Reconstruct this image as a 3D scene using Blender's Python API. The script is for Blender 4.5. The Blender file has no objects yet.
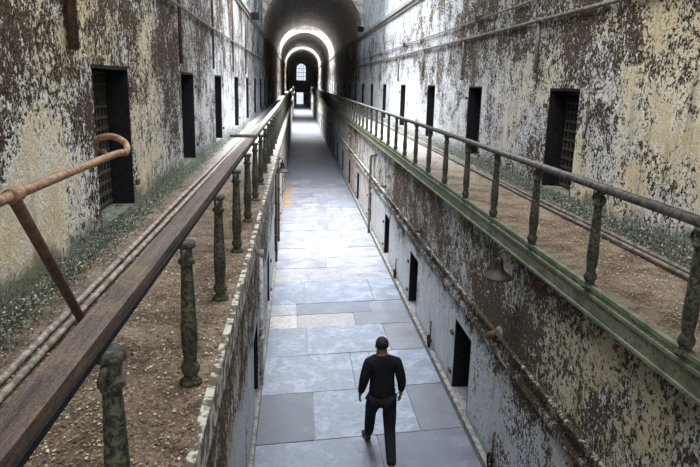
import bpy, bmesh, math, random
from mathutils import Vector, Matrix
random.seed(7)
S = bpy.context.scene
C = S.collection
PI = math.pi

# ------------------------------------------------------------------ camera
F = 640.0
VPX, VPY = 297.3, 82.0
EYE = 4.75
d = Vector((VPX-350, -(VPY-233.5), -F)).normalized()
roll = math.radians(0.25)
cy = Vector((math.sin(roll), math.cos(roll), 0))
up = (cy - d*cy.dot(d)).normalized()
xr = d.cross(up)
cam = bpy.data.cameras.new('camera')
cam.sensor_width = 36; cam.lens = F/700*36; cam.clip_end = 500; cam.clip_start = .05
co = bpy.data.objects.new('camera', cam); C.objects.link(co)
co.matrix_world = Matrix.Translation((0, 0, EYE)) @ Matrix((xr, d, up)).to_4x4()
S.camera = co

# ------------------------------------------------------------------ node helpers
class NT:
    def __init__(s, name):
        s.m = bpy.data.materials.new(name); s.m.use_nodes = True
        s.t = s.m.node_tree; s.t.nodes.clear()
        s.out = s.t.nodes.new('ShaderNodeOutputMaterial')
        s.b = s.t.nodes.new('ShaderNodeBsdfPrincipled')
        s.t.links.new(s.b.outputs[0], s.out.inputs[0])
        s.tc = s.t.nodes.new('ShaderNodeTexCoord')
        s.P = s.tc.outputs['Object']
        s._xyz = None
    def n(s, k): return s.t.nodes.new(k)
    def put(s, sock, v):
        if isinstance(v, bpy.types.NodeSocket): s.t.links.new(v, sock)
        elif isinstance(v, tuple) and len(v) == 3 and sock.type == 'RGBA': sock.default_value = (*v, 1)
        else: sock.default_value = v
    def xyz(s):
        if not s._xyz:
            q = s.n('ShaderNodeSeparateXYZ'); s.put(q.inputs[0], s.P); s._xyz = q.outputs
        return s._xyz
    def scl(s, v):
        q = s.n('ShaderNodeVectorMath'); q.operation = 'MULTIPLY'; s.put(q.inputs[0], s.P); q.inputs[1].default_value = v
        return q.outputs[0]
    def noise(s, scale, detail=4, rough=.6, dist=0, vec=None, lac=2):
        q = s.n('ShaderNodeTexNoise'); s.put(q.inputs['Vector'], vec or s.P)
        q.inputs['Scale'].default_value = scale; q.inputs['Detail'].default_value = detail
        q.inputs['Roughness'].default_value = rough; q.inputs['Distortion'].default_value = dist
        q.inputs['Lacunarity'].default_value = lac
        return q.outputs[0]
    def vor(s, scale, feat='F1', vec=None, out=0):
        q = s.n('ShaderNodeTexVoronoi'); q.feature = feat; s.put(q.inputs['Vector'], vec or s.P); q.inputs['Scale'].default_value = scale
        return q.outputs[out]
    def ma(s, op, a, b=0, c=0):
        q = s.n('ShaderNodeMath'); q.operation = op
        s.put(q.inputs[0], a); s.put(q.inputs[1], b); s.put(q.inputs[2], c)
        return q.outputs[0]
    def mr(s, v, a, b, lo=0., hi=1., smooth=True):
        q = s.n('ShaderNodeMapRange'); q.interpolation_type = 'SMOOTHSTEP' if smooth else 'LINEAR'
        s.put(q.inputs[0], v)
        for i, x in enumerate((a, b, lo, hi)): s.put(q.inputs[i+1], x)
        return q.outputs[0]
    def mix(s, f, a, b, mode='MIX'):
        q = s.n('ShaderNodeMix'); q.data_type = 'RGBA'; q.blend_type = mode
        s.put(q.inputs[0], f); s.put(q.inputs[6], a); s.put(q.inputs[7], b)
        return q.outputs[2]
    def bump(s, h, dist=.01, strength=1, prev=None):
        q = s.n('ShaderNodeBump'); q.inputs['Distance'].default_value = dist; q.inputs['Strength'].default_value = strength
        s.put(q.inputs['Height'], h)
        if prev: s.put(q.inputs['Normal'], prev)
        return q.outputs[0]
    def fin(s, col, rough=.9, nrm=None, metal=0, spec=.3):
        s.put(s.b.inputs['Base Color'], col); s.put(s.b.inputs['Roughness'], rough)
        s.put(s.b.inputs['Metallic'], metal); s.put(s.b.inputs['Specular IOR Level'], spec)
        if nrm: s.put(s.b.inputs['Normal'], nrm)
        return s.m

def simple(name, c, rough=.8, c2=None, scale=20, bump=.002, metal=0, spec=.3, lo=.4, hi=.6):
    k = NT(name); f = k.noise(scale, 5, .65)
    col = k.mix(k.mr(f, lo, hi), c, c2 or tuple(x*.6 for x in c))
    return k.fin(col, rough, k.bump(f, bump), metal, spec)

def plaster(name, side):
    """peeling lime paint over brown under-coats; the paint's own zones follow height and length of the block"""
    k = NT(name); X, Y, Z = k.xyz()[0:3]
    big = k.noise(.55, 3, .6); med = k.noise(2.3, 5, .65, .4)
    v = k.scl((1, 1, .8)) if side == 'lower' else k.P
    a = k.noise(13, 6, .75, .9, v)                      # curls of paint
    b = k.noise(31, 5, .7, .6, v)
    fine = k.noise(85, 4, .65)
    flake = k.ma('ADD', k.ma('MULTIPLY', a, .55), k.ma('MULTIPLY', b, .45))
    # how much has peeled away (threshold on flake)
    if side == 'right':
        t = k.mr(Z, 4.35, 5.3, .020, .075)
        t = k.ma('SUBTRACT', t, k.mr(Z, 6.1, 7.2, 0., .035))
        t = k.ma('ADD', t, k.mr(Y, 4, 9, -.018, 0.))
        t = k.ma('SUBTRACT', t, k.mr(Y, 13, 21, 0, .045))
        t = k.ma('ADD', t, k.mr(Y, 36, 44, 0, .07))
    elif side == 'left':
        t = k.mr(Z, 3.7, 5.0, .022, .072)
        t = k.ma('SUBTRACT', t, k.ma('MULTIPLY', k.mr(Y, 5.0, 6.4, 1., 0.), k.mr(Z, 4.0, 4.7, .085, 0.)))
        t = k.ma('SUBTRACT', t, k.mr(Y, 11, 20, 0, .025))
        t = k.ma('ADD', t, k.mr(Y, 36, 44, 0, .07))
    elif side == 'lower':
        t = k.mr(k.ma('ADD', Z, k.ma('MULTIPLY', med, .6)), 1.5, 2.0, -.030, .072)
        t = k.ma('SUBTRACT', t, k.mr(Y, 14, 22, 0, .08))
    else: t = k.mr(Z, .5, 2., 0., .06)
    t = k.ma('ADD', t, k.ma('MULTIPLY', k.ma('SUBTRACT', big, .5), .30))
    t = k.ma('ADD', t, k.ma('MULTIPLY', k.ma('SUBTRACT', med, .5), .36))
    h = k.ma('SUBTRACT', k.ma('ADD', flake, .02), k.ma('ADD', t, .475))       # >0 paint is left, <0 peeled
    paint = k.mr(h, -.010, .012)
    # paint colours
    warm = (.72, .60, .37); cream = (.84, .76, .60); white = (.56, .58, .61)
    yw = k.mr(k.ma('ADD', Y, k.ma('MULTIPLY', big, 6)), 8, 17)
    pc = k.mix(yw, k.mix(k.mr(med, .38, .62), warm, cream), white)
    if side == 'lower':
        ch_ = k.ma('MULTIPLY', k.mr(med, .50, .58), k.mr(b, .42, .58))
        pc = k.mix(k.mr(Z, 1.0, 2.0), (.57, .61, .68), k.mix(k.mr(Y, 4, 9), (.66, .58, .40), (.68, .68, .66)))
        pc = k.mix(ch_, pc, (.74, .77, .80))
        rust = k.ma('MULTIPLY', k.mr(Y, 26.5, 28.5), k.mr(Y, 31, 29.))
        pc = k.mix(k.ma('MULTIPLY', rust, k.mr(med, .4, .55, .2, .9)), pc, (.50, .27, .12))
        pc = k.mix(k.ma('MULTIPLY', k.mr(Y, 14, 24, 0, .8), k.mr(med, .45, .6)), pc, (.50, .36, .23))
    else:
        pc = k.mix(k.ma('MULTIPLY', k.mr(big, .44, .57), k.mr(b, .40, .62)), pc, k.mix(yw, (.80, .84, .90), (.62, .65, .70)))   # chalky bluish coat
    streak = k.noise(5, 4, .6, .2, k.scl((1, 1, .12)))
    pc = k.mix(k.mr(streak, .52, .70, 0, .55), pc, (.26, .21, .15))
    pc = k.mix(k.mr(fine, .48, .62, 0, .7), pc, (.24, .18, .11))
    # under-coat
    uc = k.mix(k.mr(b, .43, .57), (.010, .006, .003), (.088, .046, .020))
    uc = k.mix(k.mr(fine, .55, .64, 0, .5), uc, (.55, .47, .34))
    if side == 'lower': uc = k.mix(.3, uc, (.15, .12, .085))
    col = k.mix(paint, uc, pc)
    # thin shadow line painted under every curl
    lip = k.ma('MULTIPLY', k.mr(h, -.022, -.004), k.mr(h, .006, -.004))
    col = k.mix(k.ma('MULTIPLY', lip, .9), col, (.03, .02, .012))
    # algae at the foot of the gallery walls; lower walls darken towards the floor
    if side in ('right', 'left'):
        g = k.mr(k.ma('ADD', Z, k.ma('MULTIPLY', k.ma('SUBTRACT', med, .5), .7)), 3.50, 3.30)
        g = k.ma('MULTIPLY', g, k.mr(Y, 22, 12, .25, 1.))
        gc = k.mix(k.mr(b, .42, .58), (.030, .040, .028), (.15, .18, .135))
        gc = k.mix(k.mr(fine, .52, .62, 0, .7), gc, (.36, .36, .27))
        col = k.mix(k.ma('MULTIPLY', g, .9), col, gc)
    elif side == 'lower':
        g = k.mr(Z, .30, .05); col = k.mix(k.ma('MULTIPLY', g, .7), col, (.10, .09, .08))
    bh = k.ma('ADD', k.ma('MULTIPLY', paint, .55), k.ma('MULTIPLY', flake, 1.3))
    n = k.bump(bh, .05, 1.)
    n = k.bump(fine, .006, .7, n)
    return k.fin(col, .92, n, 0, .15)

M = {}
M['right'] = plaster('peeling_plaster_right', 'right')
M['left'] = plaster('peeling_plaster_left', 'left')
M['lower'] = plaster('peeling_plaster_lower', 'lower')

def m_vault():
    k = NT('vault_brick'); X, Y, Z = k.xyz()[0:3]
    v = k.scl((1, .35, 1)); f = k.noise(3.2, 6, .7, .5); s = k.noise(6, 5, .7, .4, k.scl((.6, .12, .6)))
    col = k.mix(k.mr(f, .4, .62), (.30, .25, .20), (.60, .54, .47))
    col = k.mix(k.mr(s, .54, .68, 0, .8), col, (.62, .62, .62))
    br = k.n('ShaderNodeTexBrick'); k.put(br.inputs['Vector'], k.P); br.inputs['Scale'].default_value = 2
    return k.fin(col, .9, k.bump(f, .03))
M['vault'] = m_vault()

def m_slate():
    k = NT('slate_slabs')
    at = k.n('ShaderNodeAttribute'); at.attribute_name = 'tone'
    q = k.n('ShaderNodeSeparateColor'); k.put(q.inputs[0], at.outputs['Color'])
    f = k.noise(2.6, 6, .68, .6); g = k.noise(11, 5, .7, .5); st = k.noise(.5, 3, .5)
    col = k.mix(q.outputs[0], (.075, .080, .10), (.17, .195, .255))
    col = k.mix(k.ma('MULTIPLY', q.outputs[1], .9), col, (.37, .31, .24))
    col = k.mix(k.mr(f, .42, .66, 0, k.ma('ADD', .08, k.ma('MULTIPLY', q.outputs[0], .55))), col, (.39, .44, .53))
    col = k.mix(k.mr(g, .48, .62, 0, .55), col, (.09, .10, .13))
    X, Y, Z = k.xyz()[0:3]
    rust = k.ma('MULTIPLY', k.mr(X, -.1, -.45), k.ma('MULTIPLY', k.mr(Y, 24., 25.5), k.mr(Y, 31, 29)))
    col = k.mix(k.ma('MULTIPLY', rust, k.mr(g, .35, .55, .4, .9)), col, (.34, .19, .09))
    return k.fin(col, k.mr(f, .35, .65, .42, .62), k.bump(g, .006), 0, .5)
M['slate'] = m_slate()

def m_gallery():
    k = NT('gallery_dirt'); f = k.noise(3, 5, .6, .4); g = k.noise(34, 5, .7); w = k.noise(95, 3, .6)
    col = k.mix(k.mr(f, .38, .64), (.085, .058, .040), (.21, .158, .115))
    col = k.mix(k.mr(g, .50, .66, 0, .6), col, (.40, .33, .25))
    col = k.mix(k.mr(w, .60, .68, 0, .7), col, (.62, .58, .48))
    Y = k.xyz()[1]
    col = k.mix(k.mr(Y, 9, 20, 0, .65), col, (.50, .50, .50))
    h = k.ma('ADD', g, k.ma('MULTIPLY', w, .5))
    return k.fin(col, .95, k.bump(h, .022), 0, .1)
M['dirt'] = m_gallery()

def m_green(name, base, other, rustc=(.07, .035, .018), sc=14, lo=.5, hi=.58, rough=.7):
    k = NT(name); f = k.noise(sc, 6, .7, .5); g = k.noise(60, 3, .6)
    col = k.mix(k.mr(k.noise(5, 4, .6), .4, .6), base, other)
    col = k.mix(k.mr(f, lo, hi), col, rustc)
    return k.fin(col, rough, k.bump(k.ma('ADD', f, k.ma('MULTIPLY', g, .3)), .008), 0, .4)
M['beam'] = m_green('flaking_green_beam', (.095, .115, .065), (.165, .18, .115), (.055, .055, .036), 26, .53, .63)
M['post'] = m_green('flaking_green_post', (.045, .052, .032), (.095, .10, .062), (.018, .015, .011), 38, .44, .56, .7)
M['wood'] = None
def m_wood():
    k = NT('weathered_rail_wood'); X, Y, Z = k.xyz()[0:3]
    g = k.noise(22, 5, .7, .3, k.scl((1, .06, 1))); f = k.noise(6, 5, .6); w = k.noise(45, 4, .65)
    col = k.mix(k.mr(g, .38, .62), (.028, .017, .011), (.095, .060, .038))
    col = k.mix(k.mr(f, .5, .66, 0, .5), col, (.17, .105, .055))
    col = k.mix(k.mr(w, .5, .66, 0, .45), col, (.03, .02, .015))
    col = k.mix(k.mr(Y, 5, 14, 0, .75), col, (.36, .33, .30))  # grey sheen of the far stretch painted in as paler wood
    return k.fin(col, .55, k.bump(k.ma('ADD', g, w), .006), 0, .5)
M['wood'] = m_wood()
M['handrail'] = simple('worn_iron_handrail', (.028, .024, .021), .5, (.080, .068, .056), 18, .003, .2, .5)
M['rust'] = simple('rusty_pipe', (.15, .075, .038), .6, (.31, .19, .11), 26, .004, .1, .4)
M['darkrust'] = simple('dark_rust', (.045, .028, .022), .6, (.10, .055, .035), 22, .003, .2, .4)
M['pipe'] = simple('dusty_pipe', (.14, .115, .095), .6, (.34, .30, .26), 15, .003, .1, .4)
M['greypipe'] = simple('grey_painted_pipe', (.07, .058, .048), .7, (.16, .135, .11), 12, .004)
M['iron'] = simple('black_iron', (.006, .006, .008), .8, (.012, .011, .013), 20, .002, 0, .15)
M['strap'] = simple('iron_strap', (.022, .022, .021), .7, (.060, .055, .043), 25, .002, 0, .3)
M['kerb'] = simple('stone_kerb', (.13, .12, .11), .85, (.26, .25, .24), 8, .01)
M['lampm'] = simple('rusted_enamel', (.011, .008, .007), .6, (.028, .016, .012), 18, .003, .2, .4)
M['lip'] = simple('chipped_stone_lip', (.44, .41, .35), .9, (.085, .062, .045), 9, .012, lo=.44, hi=.54)
M['white'] = simple('chalky_white_paint', (.60, .60, .57), .8, (.30, .27, .22), 14, .004)
M['cloth'] = simple('black_cloth', (.008, .008, .010), .9, (.012, .012, .014), 30, .002, 0, .1)
M['trouser'] = simple('dark_trousers', (.009, .009, .012), .9, (.014, .014, .017), 30, .002, 0, .1)
M['skin'] = simple('skin', (.17, .10, .075), .6, (.15, .085, .06), 20, .0005)
M['hair'] = simple('dark_hair', (.007, .006, .005), .8, (.012, .010, .008), 80, .004)
M['shoe'] = simple('black_shoe', (.010, .010, .012), .5, (.02, .02, .02), 30, .001)

def m_flake(name, cols):
    k = NT(name); g = k.n('ShaderNodeNewGeometry'); r = g.outputs['Random Per Island']
    cr = k.n('ShaderNodeValToRGB'); cr.color_ramp.interpolation = 'CONSTANT'
    e = cr.color_ramp.elements
    e[0].position = 0; e[0].color = (*cols[0], 1); e[1].position = 1/len(cols); e[1].color = (*cols[1], 1)
    for i in range(2, len(cols)):
        q = e.new(i/len(cols)); q.color = (*cols[i], 1)
    k.put(cr.inputs[0], r)
    return k.fin(cr.outputs[0], .9, None, 0, .2)
M['chips'] = m_flake('fallen_chips', [(.16, .11, .075), (.28, .20, .13), (.10, .07, .05), (.55, .50, .40), (.22, .15, .10), (.36, .28, .20), (.13, .09, .06)])
M['algaechips'] = m_flake('algae_chips', [(.11, .13, .10), (.22, .26, .21), (.045, .05, .038), (.46, .45, .36), (.17, .18, .14), (.09, .085, .06)])

def emis(name, c, st):
    k = NT(name); e = k.n('ShaderNodeEmission'); e.inputs[0].default_value = (*c, 1); e.inputs[1].default_value = st
    k.t.links.new(e.outputs[0], k.out.inputs[0]); return k.m
M['glow'] = emis('daylit_glass', (.80, .90, 1.), 3.0)
M['glow2'] = emis('daylit_end_glass', (.72, .84, 1.), 1.0)

# ------------------------------------------------------------------ mesh helpers
def obj(name, bm, m, parent=None, smooth=False, loc=None):
    me = bpy.data.meshes.new(name)
    bmesh.ops.recalc_face_normals(bm, faces=bm.faces)
    bm.to_mesh(me); bm.free()
    if smooth:
        for p in me.polygons: p.use_smooth = True
    me.materials.append(m)
    o = bpy.data.objects.new(name, me); C.objects.link(o)
    if parent: o.parent = parent
    if loc: o.location = loc
    return o
def thing(name, label, cat, loc=(0, 0, 0), group=None, kind=None):
    o = bpy.data.objects.new(name, None); C.objects.link(o); o.location = loc
    o.empty_display_size = .1
    return tag(o, label, cat, group, kind)
def tag(o, label=None, cat=None, group=None, kind=None):
    if label: o['label'] = label
    if cat: o['category'] = cat
    if group: o['group'] = group
    if kind: o['kind'] = kind
    return o
def box(bm, x0, x1, y0, y1, z0, z1):
    v = [bm.verts.new(p) for p in ((x0,y0,z0),(x1,y0,z0),(x1,y1,z0),(x0,y1,z0),(x0,y0,z1),(x1,y0,z1),(x1,y1,z1),(x0,y1,z1))]
    for f in ((0,3,2,1),(4,5,6,7),(0,1,5,4),(1,2,6,5),(2,3,7,6),(3,0,4,7)): bm.faces.new([v[i] for i in f])
    return v
def lathe(bm, prof, cx=0, cy_=0, n=14, axis=None):
    """prof: (radius, z) list"""
    rings = []
    for r, z in prof:
        rings.append([bm.verts.new((cx+r*math.cos(2*PI*i/n), cy_+r*math.sin(2*PI*i/n), z)) for i in range(n)])
    for a, b in zip(rings, rings[1:]):
        for i in range(n): bm.faces.new((a[i], a[(i+1) % n], b[(i+1) % n], b[i]))
    bm.faces.new(rings[0][::-1]); bm.faces.new(rings[-1])
def tube(bm, pts, r, n=10, caps=True):
    pts = [Vector(p) for p in pts]; rings = []
    ref = None
    for i, p in enumerate(pts):
        t = ((pts[min(i+1, len(pts)-1)]-p).normalized() + (p-pts[max(i-1, 0)]).normalized()).normalized()
        if ref is None: ref = t.orthogonal().normalized()
        a = (ref - t*ref.dot(t)).normalized(); ref = a; b = t.cross(a)
        rr = r[i] if isinstance(r, (list, tuple)) else r
        rings.append([bm.verts.new(p + (a*math.cos(2*PI*k/n)+b*math.sin(2*PI*k/n))*rr) for k in range(n)])
    for A, B in zip(rings, rings[1:]):
        for k in range(n): bm.faces.new((A[k], A[(k+1) % n], B[(k+1) % n], B[k]))
    if caps: bm.faces.new(rings[0][::-1]); bm.faces.new(rings[-1])
def bez(pts, n=6):
    """smooth polyline through points (catmull-rom)"""
    P = [Vector(p) for p in pts]; out = []
    for i in range(len(P)-1):
        p0 = P[max(i-1, 0)]; p1 = P[i]; p2 = P[i+1]; p3 = P[min(i+2, len(P)-1)]
        for k in range(n):
            t = k/n
            out.append(.5*((2*p1)+(p2-p0)*t+(2*p0-5*p1+4*p2-p3)*t*t+(-p0+3*p1-3*p2+p3)*t**3))
    out.append(P[-1]); return out
def nbm(): return bmesh.new()
def mesh(name, m, parent, build, smooth=False):
    bm = nbm(); build(bm); return obj(name, bm, m, parent, smooth)
def copy_tree(o, loc, label=None):
    r = o.copy(); C.objects.link(r); r.location = loc
    if label: r['label'] = label
    for ch in list(o.children):
        c = ch.copy(); C.objects.link(c); c.parent = r
        for g in list(ch.children):
            e = g.copy(); C.objects.link(e); e.parent = c
    return r

# ------------------------------------------------------------------ the building
XL, XR = -1.92, 3.62          # gallery-level walls
WL, WR = -.58, 2.45           # ground-floor walls
GZ = 3.18                     # gallery floor
SPR = 7.4                     # vault springing
GL = 3.10                     # left gallery floor, a little lower
Y0, Y1 = -3., 146.

# doors: centre positions along the block
DUR = [8.66, 13.15, 17.55, 22.3, 27.1, 31.7] + [36.2+4.5*i for i in range(24)]
DUL = [7.02, 11.75, 16.2, 21.0, 25.6, 30.2] + [34.8+4.5*i for i in range(24)]
DLR = [4.4, 8.68, 12.75, 16.85, 21.1, 25.4, 29.7] + [34.2+4.5*i for i in range(24)]
DLL = [4.4, 8.7, 12.8, 16.9, 21.1, 25.4, 29.7] + [34.2+4.5*i for i in range(24)]
WU_R, WU_L, WLO = 1.02, 1.34, .92
DEP = .30

def holed_wall(name, m, xin, sgn, z0, z1, doors, w, dz0, dz1, thick=.55, top=None):
    bm = nbm(); xo = xin+sgn*thick; a, b = sorted((xin, xo))
    y = Y0
    for c in doors:
        box(bm, a, b, y, c-w/2, z0, z1)
        box(bm, a, b, c-w/2, c+w/2, z0, dz0)
        box(bm, a, b, c-w/2, c+w/2, dz1, z1)
        p, q = sorted((xin+sgn*(DEP+.07), xo)); box(bm, p, q, c-w/2, c+w/2, dz0, dz1)
        y = c+w/2
    box(bm, a, b, y, Y1, z0, z1)
    return tag(obj(name, bm, m), kind='structure')
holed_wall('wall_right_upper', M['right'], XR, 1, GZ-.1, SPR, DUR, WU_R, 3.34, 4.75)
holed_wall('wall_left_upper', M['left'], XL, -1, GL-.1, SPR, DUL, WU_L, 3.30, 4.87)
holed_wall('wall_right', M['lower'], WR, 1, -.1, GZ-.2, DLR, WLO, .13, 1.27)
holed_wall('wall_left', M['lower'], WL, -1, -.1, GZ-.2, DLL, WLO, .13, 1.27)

# vaults and the light wells between them
CX, RAD = (XL+XR)/2, (XR-XL)/2
def vault(name, ya, yb, mat='vault'):
    bm = nbm(); n = 40
    def ring(y):
        inn = [bm.verts.new((CX+RAD*math.cos(PI*i/n), y, SPR+RAD*math.sin(PI*i/n))) for i in range(n+1)]
        out = []
        for i in range(n+1):
            c, s = math.cos(PI*i/n), math.sin(PI*i/n); W, Hh = RAD+.55, 3.6
            t = min(W/max(abs(c), 1e-6), Hh/max(abs(s), 1e-6)); out.append(bm.verts.new((CX+c*t, y, SPR+s*t)))
        return inn, out
    r0, r1 = ring(ya), ring(yb)
    for i in range(n):
        bm.faces.new((r0[0][i], r0[0][i+1], r0[1][i+1], r0[1][i])); bm.faces.new((r1[0][i+1], r1[0][i], r1[1][i], r1[1][i+1]))
        bm.faces.new((r0[0][i+1], r0[0][i], r1[0][i], r1[0][i+1])); bm.faces.new((r0[1][i], r0[1][i+1], r1[1][i+1], r1[1][i]))
    for k in (0, n): bm.faces.new((r0[0][k], r0[1][k], r1[1][k], r1[0][k]))
    return tag(obj(name, bm, M[mat]), kind='structure')
gaps = [(4., 11.), (15., 37.), (66., 75.), (104., 112.)]
ys = [Y0] + [v for g in gaps for v in g] + [Y1]
for i in range(0, len(ys), 2): vault('ceiling' if i == 0 else 'ceiling_vault', ys[i], ys[i+1])
# well walls above the springing, and the gabled rooflight over each
for gi, (a, b) in enumerate(gaps):
    for nm, xin, sgn, mt in (('wall_well_right', XR, 1, 'right'), ('wall_well_left', XL, -1, 'left')):
        bm = nbm(); p, q = sorted((xin, xin+sgn*.55)); box(bm, p, q, a, b, SPR, SPR+3.6)
        tag(obj(nm, bm, M[mt]), kind='structure')
    r = thing('window_%d' % (gi+1), None, None, (0, 0, 0), kind='structure')
    zt = SPR+3.6; rz = zt+1.3
    bm = nbm()
    for s in (-1, 1):
        x = CX+s*(RAD+.1)
        bm.faces.new([bm.verts.new(p) for p in ((x, a, zt), (x, b, zt), (CX, b, rz), (CX, a, rz))])
    for y in (a, b): bm.faces.new([bm.verts.new(p) for p in ((CX-RAD-.1, y, zt), (CX+RAD+.1, y, zt), (CX, y, rz))])
    obj('pane', bm, M['glow'], r)
    bm = nbm(); k = int((b-a)/1.1)
    for j in range(k+1):
        y = a+(b-a)*j/k
        tube(bm, [(CX-RAD, y, zt-.03), (CX, y, rz-.06), (CX+RAD, y, zt-.03)], .05, 6)
    tube(bm, [(CX, a, rz-.06), (CX, b, rz-.06)], .06, 6)
    obj('window_frame', bm, M['greypipe'], r)

# cornices on the springing line
for nm, xin, sgn in (('trim_1', XR, -1), ('trim_2', XL, 1)):
    bm = nbm()
    a, b = sorted((xin, xin+sgn*.10)); box(bm, a, b, Y0, Y1, 7.28, 7.40)
    a, b = sorted((xin, xin+sgn*.05)); box(bm, a, b, Y0, Y1, 7.17, 7.28)
    tag(obj(nm, bm, M['kerb']), kind='structure')

# end wall with its arched window and doorway
bm = nbm(); EX = CX
wz0, wz1, wr = 5.1, 7.7, 1.0
def endwall(bm):
    y0, y1 = Y1, Y1+.6
    # door opening X -.1..1.1 z 0..2.4 ; window X CX+-wr z wz0..wz1 + arch
    dx0, dx1, dzt = -.15, 1.35, 2.5
    box(bm, XL-.5, dx0, y0, y1, -.1, wz0-.0)
    box(bm, dx1, XR+.5, y0, y1, -.1, wz0)
    box(bm, dx0, dx1, y0, y1, dzt, wz0)
    box(bm, XL-.5, EX-wr, y0, y1, wz0, 11)
    box(bm, EX+wr, XR+.5, y0, y1, wz0, 11)
    n = 12
    for i in range(n):
        a0, a1 = PI*i/n, PI*(i+1)/n
        x0, x1 = EX+wr*math.cos(a1), EX+wr*math.cos(a0)
        zl0, zl1 = wz1+wr*math.sin(a1), wz1+wr*math.sin(a0)
        v = [bm.verts.new(p) for p in ((x0,y0,zl0),(x1,y0,zl1),(x1,y0,11),(x0,y0,11),(x0,y1,zl0),(x1,y1,zl1),(x1,y1,11),(x0,y1,11))]
        for f in ((0,1,2,3),(7,6,5,4),(0,4,5,1),(1,5,6,2),(2,6,7,3),(3,7,4,0)): bm.faces.new([v[q] for q in f])
endwall(bm)
tag(obj('wall_back', bm, M['vault']), kind='structure')
r = thing('window_5', None, None, (EX, Y1+.3, 0), kind='structure')
bm = nbm(); n = 14
vs = [bm.verts.new(p) for p in ((-wr, 0, wz0), (wr, 0, wz0))] + [bm.verts.new((wr*math.cos(PI*i/n), 0, wz1+wr*math.sin(PI*i/n))) for i in range(n+1)]
bm.faces.new(vs); obj('pane', bm, M['glow2'], r)
bm = nbm()
for x in (-.5, 0, .5): box(bm, x-.04, x+.04, -.1, -.03, wz0, wz1+math.sqrt(wr*wr-x*x))
for z in (5.1, 5.95, 6.8, 7.65): box(bm, -wr, wr, -.1, -.03, z-.04, z+.04)
obj('window_frame', bm, M['greypipe'], r)
bm = nbm()
bm.faces.new([bm.verts.new(p) for p in ((-.15, Y1+.58, 0), (1.35, Y1+.58, 0), (1.35, Y1+.58, 2.5), (-.15, Y1+.58, 2.5))])
tag(obj('window_6', bm, M['glow2']), kind='structure')  # glowing sheet filling the end doorway, standing for daylight beyond
# a dim gallery bridge across the far end, under the window
t = thing('footbridge', 'dark iron footbridge crossing below the bright window at the far end', 'bridge', (0, 138, 0))
mesh('deck', M['post'], t, lambda bm: box(bm, WL+.16, WR-.16, 0, 1.4, 3.0, 3.14))
def bridge_rail(bm):
    for y in (0, 1.4):
        tube(bm, [(WL+.16, y, 4.0), (WR-.16, y, 4.0)], .03, 6)
        for i in range(8): tube(bm, [(WL+.2+i*.38, y, 3.1), (WL+.2+i*.38, y, 4.0)], .03, 5)
mesh('railing', M['post'], t, bridge_rail)

# ---------------- slate floor: slabs of the photo near the viewer, then random courses
rows = [  # (y0, y1, [(x0, x1, tone, warmth), ...])
    (4.6, 5.9, [(WL, .6, .45, 0), (.6, 1.6, .25, 0), (1.6, WR, .3, 0)]),
    (5.9, 7.75, [(WL, 1.12, .52, 0), (1.12, WR, .13, 0)]),
    (7.75, 9.15, [(WL, .26, .04, 0), (.26, 1.76, .72, 0), (1.76, WR, .10, 0.05)]),
    (9.15, 10.56, [(WL, .96, .72, .05), (.96, 1.3, .62, 0), (1.3, WR, .70, 0)]),
    (10.56, 11.88, [(WL, .2, .55, .05), (.2, 1.74, .70, 0), (1.74, WR, .15, .12)]),
    (11.88, 12.62, [(WL, .02, .45, .8), (.02, 1.2, .34, .45), (1.2, 2.4, .16, .05)]),
    (12.62, 13.3, [(WL, .0, .5, .3), (0., 1.6, .14, 0), (1.6, WR, .2, .05)]),
    (13.3, 14.9, [(WL, .2, .42, 0), (.2, 1.75, .55, 0), (1.75, WR, .5, 0)]),
]
y = 14.9
while y < Y1+.5:
    h = random.uniform(.95, 1.6); xs = [WL, WR]; xs.append(random.uniform(.0, 1.8))
    if random.random() < .6: xs.append(random.uniform(-.1, 2.0))
    xs = sorted(xs); rows.append((y, y+h, [(p, q, random.choice((.34, .42, .5, .56, .62)), random.uniform(.15, .4)) for p, q in zip(xs, xs[1:])])); y += h
rows.insert(0, (Y0, 4.6, [(WL, .8, .4, 0), (.8, WR, .3, 0)]))
bm = nbm(); col = bm.loops.layers.float_color.new('tone'); g = .008
for a, b, sl in rows:
    for p, q, tn, w in sl:
        dz = random.uniform(-.004, .004)
        nf = len(bm.faces); box(bm, p+g, q-g, a+g, b-g, -.08, dz)
        bm.faces.ensure_lookup_table()
        for f in bm.faces[nf:]:
            for l in f.loops: l[col] = (tn, w, 0, 1)
for v_ in bm.verts: v_.co.y += .125*(v_.co.x-WL)        # the courses run a little askew to the walls
nf = len(bm.faces); box(bm, WL-.1, WR+.1, Y0, Y1+.6, -.2, -.02); bm.faces.ensure_lookup_table()
for f in bm.faces[nf:]:
    for l in f.loops: l[col] = (.0, .3, 0, 1)
tag(obj('floor', bm, M['slate']), kind='structure')
# kerbs at the foot of the ground-floor walls
for nm, x0, x1 in (('baseboard_right', WR-.07, WR+.02), ('baseboard_left', WL-.02, WL+.05)):
    bm = nbm(); box(bm, x0, x1, Y0, Y1, -.05, .12); tag(obj(nm, bm, M['kerb']), kind='structure')

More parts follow.
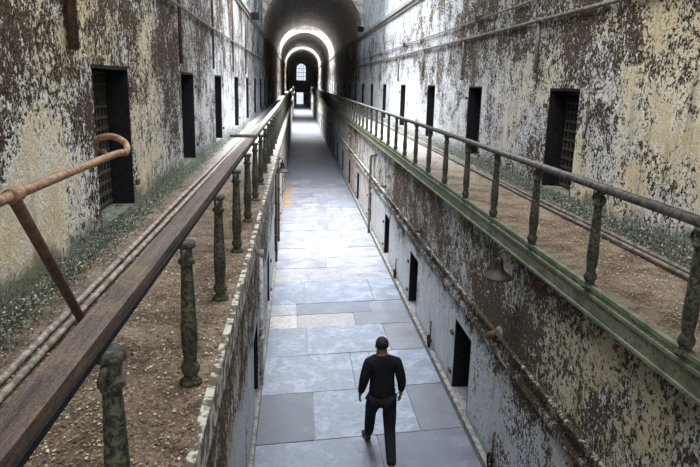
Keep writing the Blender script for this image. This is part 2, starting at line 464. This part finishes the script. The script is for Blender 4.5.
# ---------------- gallery floors and their iron edge beams
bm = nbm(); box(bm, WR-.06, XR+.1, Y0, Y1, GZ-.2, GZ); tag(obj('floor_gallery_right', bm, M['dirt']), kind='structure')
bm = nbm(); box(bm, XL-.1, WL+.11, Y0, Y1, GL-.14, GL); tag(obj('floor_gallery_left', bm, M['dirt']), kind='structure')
def edge(bm, xw, s, q=1, GZ=GZ):
    # s = direction into the well
    def b(a, c, z0, z1):
        p, q = sorted((xw+s*a, xw+s*c)); box(bm, p, q, Y0, Y1, z0, z1)
    b(-.01, .035, GZ-.0, GZ+.03)      # top lip
    b(0, .03, GZ-.20, GZ)             # web
    if q:
        b(-.06, .05, GZ-.215, GZ-.19)    # bottom flange
        b(.02, .045, GZ-.06, GZ-.035)      # moulding
bm = nbm(); edge(bm, WR-.06, -1); tag(obj('trim_3', bm, M['beam']), kind='structure')
bm = nbm(); edge(bm, WL+.11, 1, 0, GL)
tag(obj('trim_4', bm, M['lip']), kind='structure')

# ---------------- iron cell doors
def cell_door(name, w, z0, z1, xs):
    """built at origin, opening at x=0 facing -x*xs; depth runs along +x*xs"""
    r = thing(name, None, 'door', kind='structure')
    hw = w/2
    def sx(a, b): return sorted((a*xs, b*xs))
    def jamb_lining(bm):
        a, b = sx(.004, DEP+.03); t = .035
        box(bm, a, b, -hw, -hw+t, z0, z1); box(bm, a, b, hw-t, hw, z0, z1); box(bm, a, b, -hw+t, hw-t, z1-t, z1)
    mesh('door_frame', M['iron'], r, jamb_lining)  # lining added to turn the recess jambs dark
    def dark_sheet(bm):
        a, b = sx(DEP-.02, DEP+.0); box(bm, a, b, -hw+.035, hw-.035, z0+.01, z1-.035)
    lf = mesh('door_leaf', M['iron'], r, dark_sheet)  # black sheet behind the grille, standing for the dark cell
    def grille(bm):
        a, b = sx(DEP-.045, DEP-.02); n = max(5, int(w/.13)); c, e = sx(DEP-.055, DEP-.035)
        for i in range(n+1):
            yy = -hw+.05+(w-.10)*i/n; box(bm, a, b, yy-.017, yy+.017, z0+.02, z1-.05)
        m = int((z1-z0)/.13)
        for j in range(m+1):
            zz = z0+.04+(z1-z0-.11)*j/m; box(bm, c, e, -hw+.04, hw-.04, zz-.017, zz+.017)
    gr = mesh('grille', M['strap'], r, grille)
    def latch(bm):
        a, b = sx(DEP-.09, DEP-.05); zz = (z0+z1)/2; box(bm, a, b, -hw+.06, -hw+.22, zz-.04, zz+.04)
    mesh('latch', M['darkrust'], r, latch)
    def hinge(bm, zz):
        a, b = sx(-.05, -.02); box(bm, a, b, hw-.02, hw+.09, zz-.03, zz+.03)
    for zz in (z0+.25, z1-.25): mesh('hinge', M['darkrust'], r, lambda bm: hinge(bm, zz))
    return r
ORD = ['first','second','third','fourth','fifth','sixth','seventh','eighth','ninth','tenth','eleventh','twelfth','thirteenth','fourteenth','fifteenth','sixteenth','seventeenth','eighteenth','nineteenth','twentieth']
def ordn(i): return ORD[i] if i < 20 else ('twenty-'+ORD[i-20] if i < 29 else ('thirtieth' if i == 29 else 'thirty-'+ORD[i-30]))
dn = 0
for doors, x, w, z0, z1, s, where in ((DUR, XR, WU_R, 3.34, 4.75, 1, 'in the right upper gallery wall'), (DUL, XL, WU_L, 3.30, 4.87, -1, 'in the left upper gallery wall'),
                                 (DLR, WR, WLO, .13, 1.27, 1, 'low in the right ground-floor wall'), (DLL, WL, WLO, .13, 1.27, -1, 'low in the left ground-floor wall')):
    pr = None
    for i, c in enumerate(doors):
        dn += 1; lab = 'black iron grated cell door %s, %s along from the viewer' % (where, ordn(i))
        if pr is None: pr = cell_door('door_%d' % dn, w, z0, z1, s); pr.location = (x, c, 0); pr['label'] = lab; q = pr
        else: q = copy_tree(pr, (x, c, 0), lab); q.name = 'door_%d' % dn
        q['group'] = 'iron cell doors'

# ---------------- railings
def post_bm(bm, h):
    lathe(bm, [(.062, 0), (.062, .018), (.045, .03), (.036, .05), (.050, .075), (.053, .10), (.040, .125), (.036, .15), (.041, .19), (.046, .26),
               (.043, .36), (.037, .52), (.032, h-.16), (.031, h-.13), (.045, h-.12), (.045, h-.10), (.032, h-.09), (.032, h-.04), (.05, h-.03), (.05, h)], n=14)
def scroll_bm(bm, h):
    for s in (-1, 1):
        pts = [(0, s*.03, h-.13)]
        for i in range(15):
            a = -PI/2+i*PI*.125; rr = .042-.0022*i
            pts.append((0, s*(.062+rr*math.cos(a)), h-.065+rr*math.sin(a)))
        tube(bm, pts, .012, 6)
def railing(name, label, x, h, rail_mat, rail_fn, ystart, step, base=GZ):
    r = thing(name, label, 'railing', (x, 0, base))
    mesh('handrail', rail_mat, r, rail_fn, True if rail_mat is M['handrail'] else False)
    p0 = mesh('post', M['post'], r, lambda bm: post_bm(bm, h), True); p0.location = (0, ystart, 0)
    s0 = mesh('scroll', M['post'], p0, lambda bm: scroll_bm(bm, h), True)
    n = int((138-ystart)/step)
    for i in range(1, min(n, 98)):
        c = p0.copy(); C.objects.link(c); c.parent = r; c.location = (0, ystart+i*step, 0)
        if i < 22:
            e = s0.copy(); C.objects.link(e); e.parent = c
    return r
RT = .80
def rail_round(bm):
    # moulded rail, wider than it is high
    pr = [(-.044, 0), (-.044, .02), (-.03, .045), (0, .055), (.03, .045), (.044, .02), (.044, 0), (.02, -.012), (-.02, -.012)]
    A = [bm.verts.new((px, -1., RT+.005+pz)) for px, pz in pr]; B = [bm.verts.new((px, 140., RT+.005+pz)) for px, pz in pr]
    for i in range(len(pr)): bm.faces.new((A[i], A[(i+1) % 9], B[(i+1) % 9], B[i]))
    bm.faces.new(A[::-1]); bm.faces.new(B)
railing('gallery_railing', 'right gallery railing with rounded dark iron handrail on green turned posts', WR-.08, RT, M['handrail'], rail_round, 3.47-1.32, 1.32)
RL = .815
def rail_plank(bm):
    y = -1.
    while y < 140:
        L = 6.; 
        box(bm, -.115, -.02, y+.002, min(y+L, 140)-.002, RL+.022, RL+.06); y += L
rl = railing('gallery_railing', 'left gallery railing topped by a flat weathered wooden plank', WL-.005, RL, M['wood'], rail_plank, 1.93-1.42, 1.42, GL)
mesh('rail_bar', M['iron'], rl, lambda bm: box(bm, -.095, -.01, -1, 140, RL, RL+.022))

# ---------------- pipes
def pipe(name, label, m, paths, r, joints=()):
    t = thing(name, label, 'pipe', (0, 0, 0))
    for p in paths: mesh('tube', m, t, lambda bm: tube(bm, p, r, 10), True)
    for (c, ax) in joints:
        a = Vector(ax).normalized()*.045; c = Vector(c)
        mesh('coupling', m, t, lambda bm: tube(bm, [c-a, c+a], r*1.45, 10), True)
    return t
def jit(x, z, y0, y1, st=2.2, j=.012):
    n = max(2, int((y1-y0)/st)); return [(x+random.uniform(-j, j)*.6, y0+(y1-y0)*i/n, z+random.uniform(-j, j)) for i in range(n+1)]
for x, r, j, lab in ((XL+.31, .024, [(-1.65, 5.9, 3.19)], 'dusty thin pipe on the left gallery floor, the one nearer the wall'), (XL+.40, .022, [], 'dusty thin pipe on the left gallery floor, the one farther from the wall')):
    pipe('floor_pipe', lab, M['pipe'], [jit(x, GL+.035, .5, 60)], r, [((x, 5.8, GL+.035), (0, 1, 0)), ((x, 11.4, GL+.035), (0, 1, 0))])
for x, lab in ((XR-.22, 'dark thin pipe on the right gallery floor, the one nearer the wall'), (XR-.31, 'dark thin pipe on the right gallery floor, the one farther from the wall')):
    pipe('floor_pipe', lab, M['greypipe'], [jit(x, GZ+.034, 2, 60)], .022, [((x, 7.2, GZ+.034), (0, 1, 0))])
pipe('wall_pipe', 'long horizontal iron pipe high on the right gallery wall, the lower of two', M['greypipe'], [jit(XR-.05, 5.73, 3, 100, 4)], .028,
     [((XR-.05, y, 5.73), (0, 1, 0)) for y in (9.7, 14.2, 18.5)])
pipe('wall_pipe', 'long horizontal thin pipe high on the right gallery wall, the upper of two', M['greypipe'], [jit(XR-.04, 6.04, 3, 100, 4)], .018)
pipe('wall_pipe', 'long horizontal conduit high on the left gallery wall', M['greypipe'], [jit(XL+.04, 5.88, 3, 100, 4)], .022)
for c in (9.72, 14.15, 18.7, 23.3, 28.2):
    pipe('drop_pipe', 'short vertical conduit hanging down the right gallery wall, %s from the viewer' % ordn([9.72, 14.15, 18.7, 23.3, 28.2].index(c)), M['greypipe'],
         [[(XR-.04, c, 4.90), (XR-.04, c, 5.73)]], .028, [((XR-.04, c, 4.92), (0, 0, 1))])
pipe('drop_pipe', 'thick rusty vertical pipe end on the left wall above the nearest door', M['darkrust'], [[(XL+.05, 5.75, 4.97), (XL+.05, 5.75, 7.1)]], .045)
for i, c in enumerate((11.0, 15.2, 19.8, 24.6)):
    pipe('drop_pipe', 'thin vertical conduit running down the left gallery wall, %s from the viewer' % ordn(i), M['darkrust'], [[(XL+.03, c, 5.0), (XL+.03, c, 7.1)]], .03 if i == 0 else .024)
# junction boxes on the upper pipe
for i, (y, z) in enumerate(((13.0, 6.04), (22.0, 6.04))):
    t = thing('junction_box', ('small dark box on the thin pipe high on the right wall, ' + ('nearer' if i == 0 else 'farther') + ' of two'), 'box', (XR-.04, y, z))
    mesh('body', M['darkrust'], t, lambda bm: box(bm, -.06, .04, -.09, .09, -.06, .06)); mesh('lid', M['iron'], t, lambda bm: box(bm, -.07, -.06, -.075, .075, -.05, .05))
# lower right wall pipes and the ledge
bm = nbm(); box(bm, WR-.045, WR+.02, Y0, Y1, 1.60, 1.68); box(bm, WR-.025, WR+.02, Y0, Y1, 1.56, 1.60)
tag(obj('trim_5', bm, M['lower']), kind='structure')
pipe('wall_pipe', 'long horizontal pipe clipped along the right ground-floor wall above the doors', M['lower'], [jit(WR-.05, 1.86, 3, 70, 4, .008)], .024, [((WR-.05, y, 1.86), (0, 1, 0)) for y in (6.4, 10.9, 15.3)])
# tall vent pipe with bent top
pipe('vent_pipe', 'grey vertical pipe with bent top standing against the right ground-floor wall', M['greypipe'],
     [bez([(WR-.10, 20.3, .0), (WR-.10, 20.3, 1.2), (WR-.10, 20.3, 2.35), (WR-.08, 20.2, 2.52), (WR-.02, 19.6, 2.62)], 5)], .04, [((WR-.10, 20.3, 1.5), (0, 0, 1)), ((WR-.10, 20.3, .8), (0, 0, 1))])
# pipes on the left ground wall
pipe('wall_pipe', 'pale vertical pipe on the left ground-floor wall, nearest of three', M['white'], [[(WL+.045, 9.3, .12), (WL+.045, 9.3, 2.3)]], .03, [((WL+.045, 9.3, .9), (0, 0, 1)), ((WL+.045, 9.3, 2.25), (0, 0, 1))])
for i, (y, a, b) in enumerate(((16.4, .12, 2.8), (18.6, .12, 2.85))):
    pipe('wall_pipe', 'dark vertical pipe on the left ground-floor wall under the lamp, %s' % ('nearer of two' if i == 0 else 'farther of two'), M['darkrust'], [[(WL+.05, y, a), (WL+.05, y, b)]], .032,
         [((WL+.05, y, z), (0, 0, 1)) for z in (.8, 1.7, 2.6)])
# hand valve stub on right lower wall
t = thing('wall_bracket', 'rusty round pipe stub poking from the right ground-floor wall beside the near door', 'bracket', (WR, 7.05, 1.86))
mesh('flange', M['kerb'], t, lambda bm: tube(bm, [(.005, .0, .0), (-.03, .0, .0)], .09, 14), True)
mesh('stub', M['darkrust'], t, lambda bm: tube(bm, [(-.02, 0, 0), (-.16, -.03, -.01)], [.05, .042], 12), True)
for i, (y, z) in enumerate(((12.1, 1.95), (17.3, 2.0))):
    t = thing('wall_bracket', 'small dark iron bracket over the %s visible ground-floor door on the right' % ('second' if i == 0 else 'third'), 'bracket', (WR, y, z))
    mesh('plate', M['darkrust'], t, lambda bm: box(bm, -.02, 0, -.06, .06, -.07, .07)); mesh('arm', M['darkrust'], t, lambda bm: tube(bm, [(-.01, 0, 0), (-.13, 0, .02)], .035, 8))
# latch posts standing beside the ground-floor doors
lp = None
for i, c in enumerate((6.9, 10.7, 14.9)):
    lab = ('iron hasp hanging on the right ground-floor wall near the kerb, ' + ('nearest of three', 'middle of three', 'farthest of three')[i])
    if lp is None:
        lp = thing('wall_hasp', lab, 'hasp', (WR, c, .12), 'wall hasps')
        mesh('rod', M['darkrust'], lp, lambda bm: tube(bm, [(-.03, 0, 0), (-.03, 0, .50)], .014, 8), True)
        mesh('loop', M['iron'], lp, lambda bm: tube(bm, [(-.06+.0*a, .075*math.cos(a), .12+.10*math.sin(a)) for a in [2*PI*k/16 for k in range(17)]], .016, 6), True)
        mesh('catch', M['darkrust'], lp, lambda bm: box(bm, -.07, 0, -.02, .02, .10, .15))
    else: copy_tree(lp, (WR, c, .12), lab)

# ---------------- barn lamps
def barn_lamp(name, label, loc, s):
    t = thing(name, label, 'lamp', loc)
    mesh('shade', M['lampm'], t, lambda bm: lathe(bm, [(.16, -.115), (.165, -.11), (.15, -.095), (.115, -.065), (.07, -.03), (.052, .0), (.048, .05), (.045, .09), (.030, .11), (.02, .125)], n=24), True)
    mesh('arm', M['darkrust'], t, lambda bm: tube(bm, bez([(0, 0, .12), (0, 0, .17), (s*.05, 0, .19), (s*.14, 0, .15), (s*.24, 0, .14)], 5), .012, 8), True)
    mesh('mount', M['iron'], t, lambda bm: tube(bm, [(s*.225, 0, .14), (s*.25, 0, .14)], .05, 12), True)
    return t
barn_lamp('wall_lamp', 'rusty cone-shaded barn lamp hanging from the green beam on the right', (WR-.23, 6.62, 2.81), 1)
barn_lamp('wall_lamp', 'dark cone-shaded barn lamp sticking out below the left gallery edge', (WL+.25, 14.6, 2.86), -1)
barn_lamp('wall_lamp', 'small far barn lamp on the right wall beyond the bent vent pipe', (WR-.25, 27.0, 2.66), 1)
# floodlights on cornices
def flood(label, x, y, z, s):
    t = thing('floodlight', label, 'lamp', (x, y, z))
    mesh('body', M['iron'], t, lambda bm: box(bm, min(s*.12, s*.42), max(s*.12, s*.42), -.12, .12, -.16, .10))
    mesh('arm', M['darkrust'], t, lambda bm: tube(bm, [(0, 0, .0), (s*.2, 0, .05)], .025, 8))
    mesh('lens', M['iron'], t, lambda bm: box(bm, min(s*.15, s*.39), max(s*.15, s*.39), -.135, -.12, -.13, .07))
flood('dark floodlight bracketed high on the left wall before the vault', XL, 26.5, 7.25, 1)
flood('dark floodlight bracketed high on the right wall at the vault mouth', XR, 35.6, 7.6, -1)
# cable loop beside the nearest right door
t = thing('cable_loop', 'grey cable loop hanging beside the nearest right gallery door', 'cable', (XR-.02, 7.86, 4.35))
mesh('loop', M['greypipe'], t, lambda bm: tube(bm, bez([(0, 0, .22), (-.03, -.09, .12), (-.03, -.11, -.05), (-.02, -.03, -.2), (-.01, .02, -.12)], 6), .014, 7), True)
mesh('clip', M['darkrust'], t, lambda bm: box(bm, -.02, .02, -.03, .03, .19, .25))

# ---------------- the near pipe handrail on the left gallery
t = thing('pipe_handrail', 'rusty bent pipe handrail rising over the left gallery close to the viewer', 'handrail', (0, 0, 0))
def A(px, py, Y):
    """point at world distance Y seen at a pixel (used once, to read sizes off the photograph)"""
    v = xr*0
    R3 = Matrix((xr, d, up)); w = R3 @ Vector((px-350, -(py-233.5), -F)); k = Y/w.y; return Vector((w.x*k, w.y*k, w.z*k+EYE))
p_end = A(118, 153, 4.9); p_n = A(14, 195, 3.0); p_0 = p_n+(p_n-p_end)*.8
xh = p_end.x
arc = bez([p_0, p_n, p_end-Vector((0, .15, -.0)), A(126, 152, 5.0), A(125, 143, 5.12), A(112, 136.5, 5.25), A(99, 138.5, 5.35), A(95, 144, 5.4)], 6)
mesh('top_tube', M['rust'], t, lambda bm: tube(bm, arc, .026, 14), True)
foot = A(84, 329, 4.2); foot.z = max(foot.z, GL+.03)
mesh('strut', M['darkrust'], t, lambda bm: tube(bm, [p_n+Vector((0, 0, -.02)), foot], .030, 12), True)
mesh('foot_flange', M['darkrust'], t, lambda bm: tube(bm, [(foot.x, foot.y, GL+.0), (foot.x, foot.y, GL+.035)], .055, 12), True)
mesh('collar', M['rust'], t, lambda bm: tube(bm, [p_n+(p_n-p_end).normalized()*.05, p_n-(p_n-p_end).normalized()*.05], .036, 12), True)
mesh('inner_bar', M['darkrust'], t, lambda bm: tube(bm, bez([A(95, 144, 5.4), A(97, 150.5, 5.3), A(104, 151.5, 5.2), A(107, 156, 5.0)], 5), .018, 8), True)

# wooden board bridging onto the left rail
t = thing('wooden_board', 'short dark board lying on the left rail beyond the doors', 'board', (WL-.2, 9.2, GL+RL+.061))
mesh('plank', M['wood'], t, lambda bm: box(bm, -.16, .20, -.10, .10, 0, .035))

# ---------------- rubble and paint chips (nobody could count)
def chips(name, label, m, gen, n, smin, smax):
    bm = nbm()
    for _ in range(n):
        x, y, z, nx = gen(); s = random.uniform(smin, smax)
        a = random.uniform(0, 2*PI); tl = random.uniform(-.6, .6)
        R = Matrix.Rotation(a, 3, 'Z') @ Matrix.Rotation(tl, 3, 'X')
        if nx: R = Matrix.Rotation(nx*PI/2, 3, 'Y') @ R
        q = [Vector((-s*random.uniform(.4, 1), -s*.5, 0)), Vector((s*.6, -s*random.uniform(.3, .8), s*.15)), Vector((s*.5, s*random.uniform(.4, .9), 0)), Vector((-s*.5, s*.5, s*.2))]
        top = [bm.verts.new(Vector((x, y, z)) + R @ v) for v in q]
        off = R @ Vector((0, 0, -s*.18)); bot = [bm.verts.new(v.co+off) for v in top]
        bm.faces.new(top); bm.faces.new(bot[::-1])
        for i in range(4): bm.faces.new((top[i], bot[i], bot[(i+1) % 4], top[(i+1) % 4]))
    return tag(obj(name, bm, m), label, 'debris', None, 'stuff')
def yb(a, b, p=2.2): return a+(b-a)*random.random()**p
chips('paint_chips', 'fallen paint chips and grit scattered over the left gallery floor', M['chips'], lambda: (random.uniform(XL+.3, WL+.09), yb(1.6, 24), GL+.008, 0), 15000, .004, .013)
chips('paint_chips', 'fallen paint chips and grit scattered over the right gallery floor', M['chips'], lambda: (random.uniform(WR+.15, XR-.1), yb(2.5, 24), GZ+.012, 0), 12000, .004, .012)
def algL():
    u = random.random()**1.6; return (XL+.035+.22*u*random.random(), yb(2.5, 24, 1.8), GL+.01+.20*(1-u)*random.random(), 1 if random.random() < .6 else 0)
def algR():
    u = random.random()**1.6; return (XR-.035-.22*u*random.random(), yb(3.5, 24, 1.6), GZ+.01+.20*(1-u)*random.random(), -1 if random.random() < .6 else 0)
chips('algae_flakes', 'green algae-covered paint flakes heaped along the foot of the left gallery wall', M['algaechips'], algL, 11000, .006, .018)
chips('algae_flakes', 'green algae-covered paint flakes heaped along the foot of the right gallery wall', M['algaechips'], algR, 11000, .006, .018)

# ---------------- the walking person
def skin_obj(name, m, parent, verts, edges, radii, root=0, sub=2):
    me = bpy.data.meshes.new(name+'_t'); me.from_pydata(verts, edges, []); me.update()
    o = bpy.data.objects.new(name+'_t', me); C.objects.link(o)
    md = o.modifiers.new('s', 'SKIN'); md.use_smooth_shade = True; md.branch_smoothing = .4
    lay = me.skin_vertices[0].data
    for i, r in enumerate(radii):
        lay[i].radius = r if isinstance(r, tuple) else (r, r)
        lay[i].use_root = (i == root)
    sb = o.modifiers.new('u', 'SUBSURF'); sb.levels = sub; sb.render_levels = sub
    bpy.context.view_layer.update()
    dg = bpy.context.evaluated_depsgraph_get()
    nm = bpy.data.meshes.new_from_object(o.evaluated_get(dg)); nm.name = name
    bpy.data.objects.remove(o)
    nm.materials.clear(); nm.materials.append(m)
    for p in nm.polygons: p.use_smooth = True
    q = bpy.data.objects.new(name, nm); C.objects.link(q); q.parent = parent
    return q
PX, PY = 1.085, 7.36
person = thing('person', 'person in dark clothes walking away along the slate floor', 'person', (PX, PY, 0))
V = {}
def chain(spec):
    """spec: list of (name, parent, co, radius)"""
    idx = {}; vs = []; es = []; rs = []
    for nme, par, c_, r in spec:
        idx[nme] = len(vs); vs.append(c_); rs.append(r)
        if par: es.append((idx[par], idx[nme]))
    return vs, es, rs
def lerp(a, b, t): return tuple(a[i]+(b[i]-a[i])*t for i in range(3))
J = dict(pel=(0, 0, .96), sp=(0, .01, 1.12), ch=(0, .02, 1.30), nk0=(0, .03, 1.46), nk=(-.01, .05, 1.54), hd=(-.015, .07, 1.63), ht=(-.015, .06, 1.71),
         shL=(-.185, .02, 1.42), elL=(-.255, -.04, 1.15), wrL=(-.275, .10, .93), shR=(.185, .02, 1.42), elR=(.255, -.03, 1.16), wrR=(.265, .08, .95),
         hiL=(-.10, .02, .90), knL=(-.10, .32, .54), anL=(-.10, .47, .10), hiR=(.10, -.02, .90), knR=(.11, -.06, .50), anR=(.10, -.42, .16))
spec = [('pel', None, J['pel'], (.15, .11)), ('sp', 'pel', J['sp'], (.145, .10)), ('ch', 'sp', J['ch'], (.165, .11)), ('nk0', 'ch', J['nk0'], (.09, .075)),
        ('nk', 'nk0', J['nk'], .056), ('hd', 'nk', J['hd'], (.076, .09)), ('ht', 'hd', J['ht'], (.060, .072))]
for s in 'LR':
    sh, el, wr_ = J['sh'+s], J['el'+s], J['wr'+s]; hi, kn, an = J['hi'+s], J['kn'+s], J['an'+s]
    spec += [('sh'+s, 'nk0', sh, .062), ('ua'+s, 'sh'+s, lerp(sh, el, .5), .048), ('el'+s, 'ua'+s, el, .040), ('fa'+s, 'el'+s, lerp(el, wr_, .4), .038), ('wr'+s, 'fa'+s, wr_, .026)]
    dr = (Vector(wr_)-Vector(el)).normalized(); sg = -1 if s == 'L' else 1
    palm = Vector(wr_)+dr*.055; spec += [('pm'+s, 'wr'+s, tuple(palm), (.030, .020))]
    spec += [('hi'+s, 'pel', hi, .095), ('th'+s, 'hi'+s, lerp(hi, kn, .5), .080), ('kn'+s, 'th'+s, kn, .056), ('cf'+s, 'kn'+s, lerp(kn, an, .35), .055), ('an'+s, 'cf'+s, an, .036)]
    toe = (an[0]-.05, an[1]+.20, .035) if s == 'L' else (an[0]+.01, an[1]+.15, .03)
    heel = (an[0], an[1]+.03, .055) if s == 'L' else (an[0], an[1]+.04, .10)
    toe = tuple(heel[i]+(toe[i]-heel[i])*.62 for i in range(3))
    spec += [('fo'+s, 'an'+s, heel, .028), ('to'+s, 'fo'+s, toe, (.024, .016))]
vs, es, rs = chain(spec)
body = skin_obj('body', M['skin'], person, vs, es, rs)
# fingers (short chains rooted inside the palm), kept in the same body mesh
def fingers(s):
    el, wr_ = Vector(J['el'+s]), Vector(J['wr'+s]); dr = (wr_-el).normalized(); sg = -1 if s == 'L' else 1
    inward = Vector((-sg, 0, 0)); inward = (inward-dr*inward.dot(dr)).normalized(); fw = dr.cross(inward).normalized()
    if fw.y < 0: fw = -fw
    out = []
    for i, (off, L) in enumerate(((.027, .075), (.009, .085), (-.009, .080), (-.026, .062))):
        b0 = wr_+dr*.055+fw*off; b1 = wr_+dr*.10+fw*off*1.15; b2 = b1+dr*L*.5+inward*.010; b3 = b2+dr*L*.38+inward*.025
        out.append([b0, b1, b2, b3])
    b0 = wr_+dr*.03+fw*.015; out.append([b0, b0+dr*.03+fw*.035, b0+dr*.06+fw*.045+inward*.015, b0+dr*.085+fw*.042+inward*.025])
    return out
bm = nbm(); bm.from_mesh(body.data)
for s in 'LR':
    for c_ in fingers(s):
        q = skin_obj('f', M['skin'], None, [tuple(v) for v in c_], [(0, 1), (1, 2), (2, 3)], [.010, .0095, .0085, .007], 0, 1)
        bm.from_mesh(q.data); bpy.data.objects.remove(q)
# nose, ears
hx, hy, hz = J['hd']
def ell(bm, c, r, seg=10):
    m_ = Matrix.Translation(c) @ Matrix.Diagonal((*r, 1)); bmesh.ops.create_uvsphere(bm, u_segments=seg, v_segments=seg, radius=1, matrix=m_)
ell(bm, (hx, hy+.095, hz-.005), (.013, .02, .022))
for s in (-1, 1): ell(bm, (hx+s*.078, hy-.005, hz-.005), (.012, .02, .032))
ell(bm, (hx, hy+.083, hz-.045), (.024, .012, .008))
for f in bm.faces: f.smooth = True
bm.to_mesh(body.data); bm.free()
bm = nbm()
for s in (-1, 1): ell(bm, (hx+s*.03, hy+.082, hz+.018), (.012, .008, .007))
obj('eyes', bm, M['iron'], body, True)
# hair cap
bm = nbm(); ell(bm, (hx, hy-.015, hz+.03), (.084, .100, .092), 20)
bmesh.ops.delete(bm, geom=[v for v in bm.verts if (v.co.y > hy+.05 and v.co.z < hz+.06) or v.co.z < hz-.035], context='VERTS')
hair = obj('hair', bm, M['hair'], person, True)
md = hair.modifiers.new('so', 'SOLIDIFY'); md.thickness = .012
# shirt and trousers as looser skins
g = 1.0
sh = [('pel', None, (0, 0, .86), (.195, .155)), ('wa', 'pel', (0, .01, 1.05), (.188, .14)), ('ch', 'wa', (0, .02, 1.28), (.190, .130)), ('nk0', 'ch', (0, .03, 1.45), (.15, .12)), ('nk', 'nk0', (-.005, .045, 1.535), .074)]
for s in 'LR':
    S_, E_ = J['sh'+s], J['el'+s]
    sh += [('sh'+s, 'nk0', S_, .090), ('ua'+s, 'sh'+s, lerp(S_, E_, .5), .076), ('eb'+s, 'ua'+s, E_, .066), ('cu'+s, 'eb'+s, lerp(E_, J['wr'+s], .88), .044)]
skin_obj('shirt', M['cloth'], person, *chain(sh))
tr = [('pel', None, (0, 0, .97), (.150, .115))]
for s in 'LR':
    h_, k_, a_ = J['hi'+s], J['kn'+s], J['an'+s]
    tr += [('hi'+s, 'pel', h_, .108), ('th'+s, 'hi'+s, lerp(h_, k_, .5), .102), ('kn'+s, 'th'+s, k_, .084), ('cf'+s, 'kn'+s, lerp(k_, a_, .4), .078), ('hm'+s, 'cf'+s, lerp(k_, a_, 1.0), .066)]
skin_obj('trousers', M['trouser'], person, *chain(tr))
for s in 'LR':
    a_ = J['an'+s]
    if s == 'L': P = [(a_[0], a_[1]-.045, .055), (a_[0]-.01, a_[1]+.05, .06), (a_[0]-.035, a_[1]+.13, .045), (a_[0]-.055, a_[1]+.21, .04)]
    else: P = [(a_[0], a_[1]-.035, .135), (a_[0], a_[1]+.04, .095), (a_[0]+.005, a_[1]+.11, .048), (a_[0]+.01, a_[1]+.18, .036)]
    skin_obj('shoe', M['shoe'], person, P, [(0, 1), (1, 2), (2, 3)], [(.042, .045), (.044, .05), (.046, .036), (.036, .028)])

person.scale = (.96, .96, .96)
# ------------------------------------------------------------------ light
w = bpy.data.worlds.new('world'); S.world = w; w.use_nodes = True
bg = w.node_tree.nodes['Background']; bg.inputs[0].default_value = (.75, .85, 1, 1); bg.inputs[1].default_value = 1.2
def area(name, loc, sx, sy, power, rot=(0, 0, 0), col=(.92, .96, 1), spread=180):
    l = bpy.data.lights.new(name, 'AREA'); l.shape = 'RECTANGLE'; l.size = sx; l.size_y = sy; l.energy = power; l.color = col; l.spread = math.radians(spread)
    o = bpy.data.objects.new(name, l); C.objects.link(o); o.location = loc; o.rotation_euler = rot
    return o
area('daylight_well', (CX, 21.0, 10.85), 4.2, 11, 2450, spread=110)
area('daylight_well', (CX, 7.5, 10.85), 4.2, 6.6, 700, spread=165)
area('daylight_well', (CX, 70.5, 10.85), 4.2, 8, 4200, spread=120)
area('daylight_well', (CX, 108, 10.85), 4.2, 7, 4200, spread=120)
# warm fill lamp added behind the viewer to brighten the near end
area('rotunda_daylight', (CX, -2.6, 8.4), 4.5, 3.0, 230, (math.radians(70), 0, 0), (1, .95, .86))

S.view_settings.view_transform = 'Standard'; S.view_settings.look = 'None'; S.view_settings.gamma = 1
S.view_settings.use_curve_mapping = False; S.view_settings.exposure = 0.14
